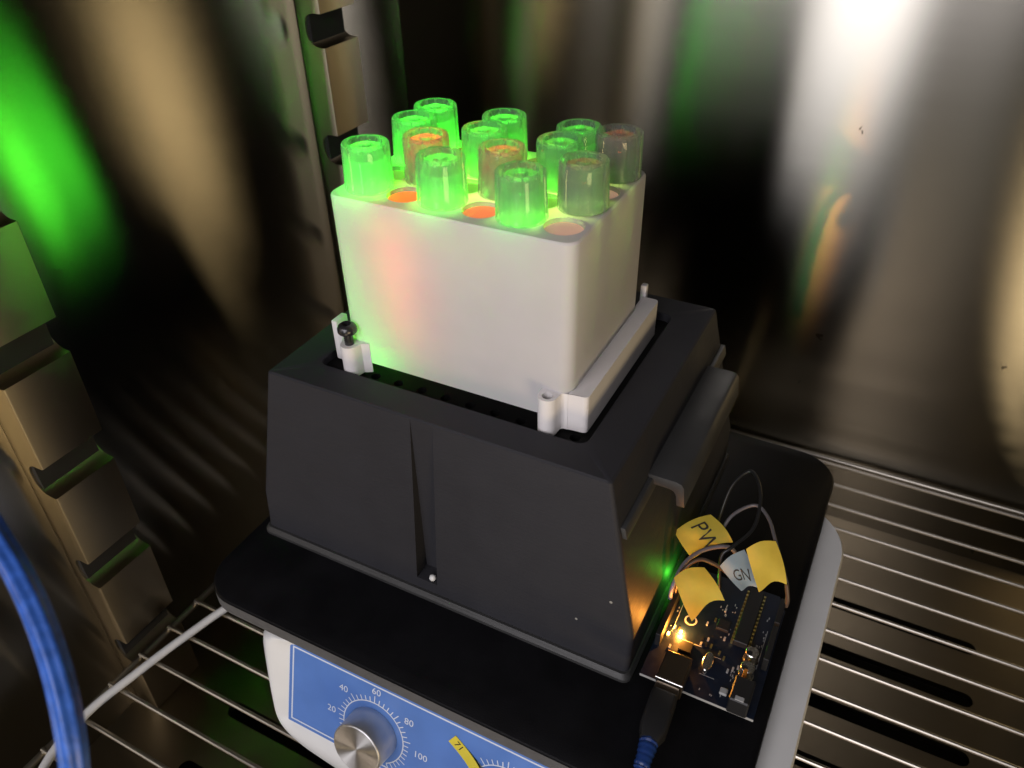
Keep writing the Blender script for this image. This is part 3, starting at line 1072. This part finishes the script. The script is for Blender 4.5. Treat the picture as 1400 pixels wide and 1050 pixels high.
# USB lead: black plug and blue cable
uc = thing('usb_cable', (158.5, -42, ZB), 'black plug with a blue lead pushed into the circuit board', 'cable')
zc = ZC + 5
xc = mm(15, 0)[0]
MB().box(xc - 4.4, xc + 4.4, -39.6, by - 5.4, zc - 3.2, zc + 3.2).build('plug_shell', 'dull_metal', uc, bevel=0.4)
pr = [rrect(-4.4, 4.4, -3.6, 3.6, 1.2, 0, 4), rrect(-4.8, 4.8, -4, 4, 1.4, 0, 4), rrect(-4.8, 4.8, -4, 4, 1.6, 0, 4), rrect(-3.2, 3.2, -3, 3, 1.6, 0, 4)]
MB().rings([[(xc + q[0] + d * .04, -39.6 - d, zc + q[1]) for q in r_] for r_, d in zip(pr, (0, 1, 15, 19.5))]).build('plug', 'chip_black', uc, smooth=50)
relief = MB().tube([(xc + .8, -58.6, zc), (xc + 1.2, -64, zc - .4), (xc + 1.4, -69, zc - 1.5)], lambda t_: 3.2 - 0.9 * t_ + (0.35 if int(t_ * 12) % 2 else 0), 16, 8)
relief.build('strain_relief', 'usb_blue', uc, smooth=50)
MB().tube([(xc + 1.4, -68, zc - 1.2), (xc + 1.6, -80, zc - 5), (xc + 3, -100, zc - 20), (xc + 10, -125, -130), (xc + 30, -160, -158), (xc + 60, -220, -161)], 2.0, 14).build('lead', 'usb_blue', uc, smooth=60)


# ------------------------------------------------------------------ jumper wires with paper flags
def flag(parent, name, c4, m_, bend, label=None, txt=None, tsize=7, tpos=(.5, .5), tmat='ink', tdir=None):
    a, b, c, d = [Vector(q) for q in c4]
    nn = ((b - a).cross(d - a)).normalized()
    if nn.dot(CAM - a) < 0: nn = -nn
    n = 8
    mb = MB()
    top, bot = [], []
    def P(u, v): return (b - a) * (.09 * math.sin(math.pi * v) * (u - .3)) + (d - a) * (-.10 * math.sin(math.pi * u) + .05 * math.sin(5 * u + 1) * v) + a * (1 - u) * (1 - v) + b * u * (1 - v) + c * u * v + d * (1 - u) * v + nn * (bend * math.sin(math.pi * v) + .7 * math.sin(3.4 * u + 2 * v) + .25 * math.sin(7 * u - 5 * v) - 1.6 * max(0, u - .72) ** 1.5 * (1 - v) * 4)
    for s_ in (0, -.22):
        for iu in range(n + 1):
            for iv in range(n + 1):
                top.append(P(iu / n, iv / n) + nn * s_)
    fs = []
    q = (n + 1) ** 2
    idx = lambda i_, j_: i_ * (n + 1) + j_
    for i_ in range(n):
        for j_ in range(n):
            f_ = (idx(i_, j_), idx(i_ + 1, j_), idx(i_ + 1, j_ + 1), idx(i_, j_ + 1))
            fs.append(f_)
            fs.append(tuple(q + k for k in reversed(f_)))
    rim = [idx(i_, 0) for i_ in range(n)] + [idx(n, j_) for j_ in range(n)] + [idx(i_, n) for i_ in range(n, 0, -1)] + [idx(0, j_) for j_ in range(n, 0, -1)]
    for k in range(len(rim)):
        k2 = (k + 1) % len(rim)
        fs.append((rim[k], rim[k2], q + rim[k2], q + rim[k]))
    mb.add(top, fs)
    f = mb.build(name, m_, parent, smooth=50, label=label)
    if txt:
        vs, ff = text_mesh(txt, 1.0, 0.0)
        w_, h_ = tdir
        lt = MB()
        pts = []
        for v in vs:
            uu, vv = tpos[0] + v.x * w_[0] + v.y * h_[0], tpos[1] + v.x * w_[1] + v.y * h_[1]
            pts.append(P(uu, vv) + nn * .18)
        lt.add(pts, ff)
        lt.build('lettering', tmat, f)
    return f


# PW flag
jw = thing('jumper_wire', (150, 30, ZC), 'violet jumper wire carrying a yellow paper flag lettered PW', 'wire', 'flagged jumper wires over the board')
MB().tube([(146.2, 2.5, -78), (146.4, 3.5, -71), (147.5, 13.9, -68), (152.3, 23.8, -67.5), (161.1, 31.8, -69), (166, 34, -76)], .9, 10).build('lead', 'wire_violet', jw, smooth=60)
flag(jw, 'paper_flag', [(138.9, 26.1, -64.8), (150.8, 37.6, -59.5), (162.7, 33.2, -67.0), (148.5, 21.4, -71.7)], 'paper_yellow', 1.0, None, 'PW', 7, (.52, .62), 'ink', ((-.02, .62), (.52, .02)))
# lower flag
jw = thing('jumper_wire', (156, 4, ZC), 'tan jumper wire carrying a creased yellow paper flag above the orange LED', 'wire', 'flagged jumper wires over the board')
MB().tube([(147, 6, -79), (148, 9, -68), (153, 14, -63), (160, 17, -66), (164, 22, -74)], .8, 10).build('lead', 'wire_tan', jw, smooth=60)
flag(jw, 'paper_flag', [(146.2, 3.6, -66.7), (156.3, 9.9, -61.9), (167.4, 3.7, -69.6), (157.2, -4.9, -76.8)], 'paper_yellow', 1.6)
# GN flag
jw = thing('jumper_wire', (170, 40, ZC), 'grey looping jumper wire carrying a pale paper flag lettered GN', 'wire', 'flagged jumper wires over the board')
MB().tube([(163, 16, -78), (160.4, 22, -66), (163.5, 26, -62), (168.9, 38.9, -60), (167.1, 54.4, -55), (160.4, 64.5, -53), (154.5, 57.9, -58), (153, 48, -70), (153, 44, -80)], .75, 10).build('lead', 'wire_black', jw, smooth=60)
flag(jw, 'paper_flag', [(161.1, 17.5, -66.4), (168.5, 24.5, -60.1), (178.4, 18.4, -72.4), (171.1, 15.0, -72.8)], 'paper_shaded', .5, 'white paper flag lettered GN, shade put into its blue-grey colour', 'GN', 6, (.5, .62), 'ink', ((.42, .12), (.1, -.5)))
# right flag
jw = thing('jumper_wire', (180, 25, ZC), 'grey jumper wire carrying a blank yellow paper flag at the board edge', 'wire', 'flagged jumper wires over the board')
MB().tube([(155.7, 33.7, -70), (158.5, 42.8, -62), (166.3, 49.6, -58), (173.3, 43.4, -57), (178.4, 33, -57.5), (183, 28, -64), (187.5, 24, -71), (189.2, 21.5, -78), (189.3, 21, -80)], .75, 10).build('lead', 'wire_grey', jw, smooth=60)
flag(jw, 'paper_flag', [(169.1, 23.7, -58.4), (179.2, 30.1, -55.5), (187.7, 22.3, -69.4), (177.6, 16.7, -71.4)], 'paper_yellow', .9)
MB().tube([(187.2, 23, -69.5), (189.2, 21.5, -76), (189.3, 21, -80)], .85, 10).build('tan_sleeve', 'wire_tan', jw, smooth=60)

# ------------------------------------------------------------------ loose cables
cw = MB().tube([(-40, 20, -160), (-62, -12, -160.4), (-77, -37, -161), (-86, -68, -161.6), (-91, -92, -161.8), (-95, -119, -161.8), (-90, -146, -161.8), (-70, -175, -161.8)], 2.1, 14)
tag(cw.build('power_cable', 'cable_white', smooth=60), 'thin white cable lying across the wire shelf', 'cable')
pts = []
for (px, py, tt_) in ((-330, 420, 235), (-160, 560, 215), (-60, 660, 200), (0, 748, 190), (35, 812, 184), (62, 880, 180), (80, 945, 178), (91, 1005, 178), (97, 1060, 180), (104, 1140, 185), (120, 1300, 200)):
    d = fw + r2 * (px + 5 - 700) / fpx - u2 * (py - 525) / fpx
    pts.append(CAM + d * tt_)
pts += [pts[-1] + Vector((2, 6, -40)), pts[-1] + Vector((20, 10, -110)), pts[-1] + Vector((60, -30, -150))]
bc = MB().tube(pts, 3.05, 48, 14, 7)
tag(bc.build('network_cable', 'cable_blue', smooth=60), 'thick blue cable hanging in the near left foreground', 'cable')
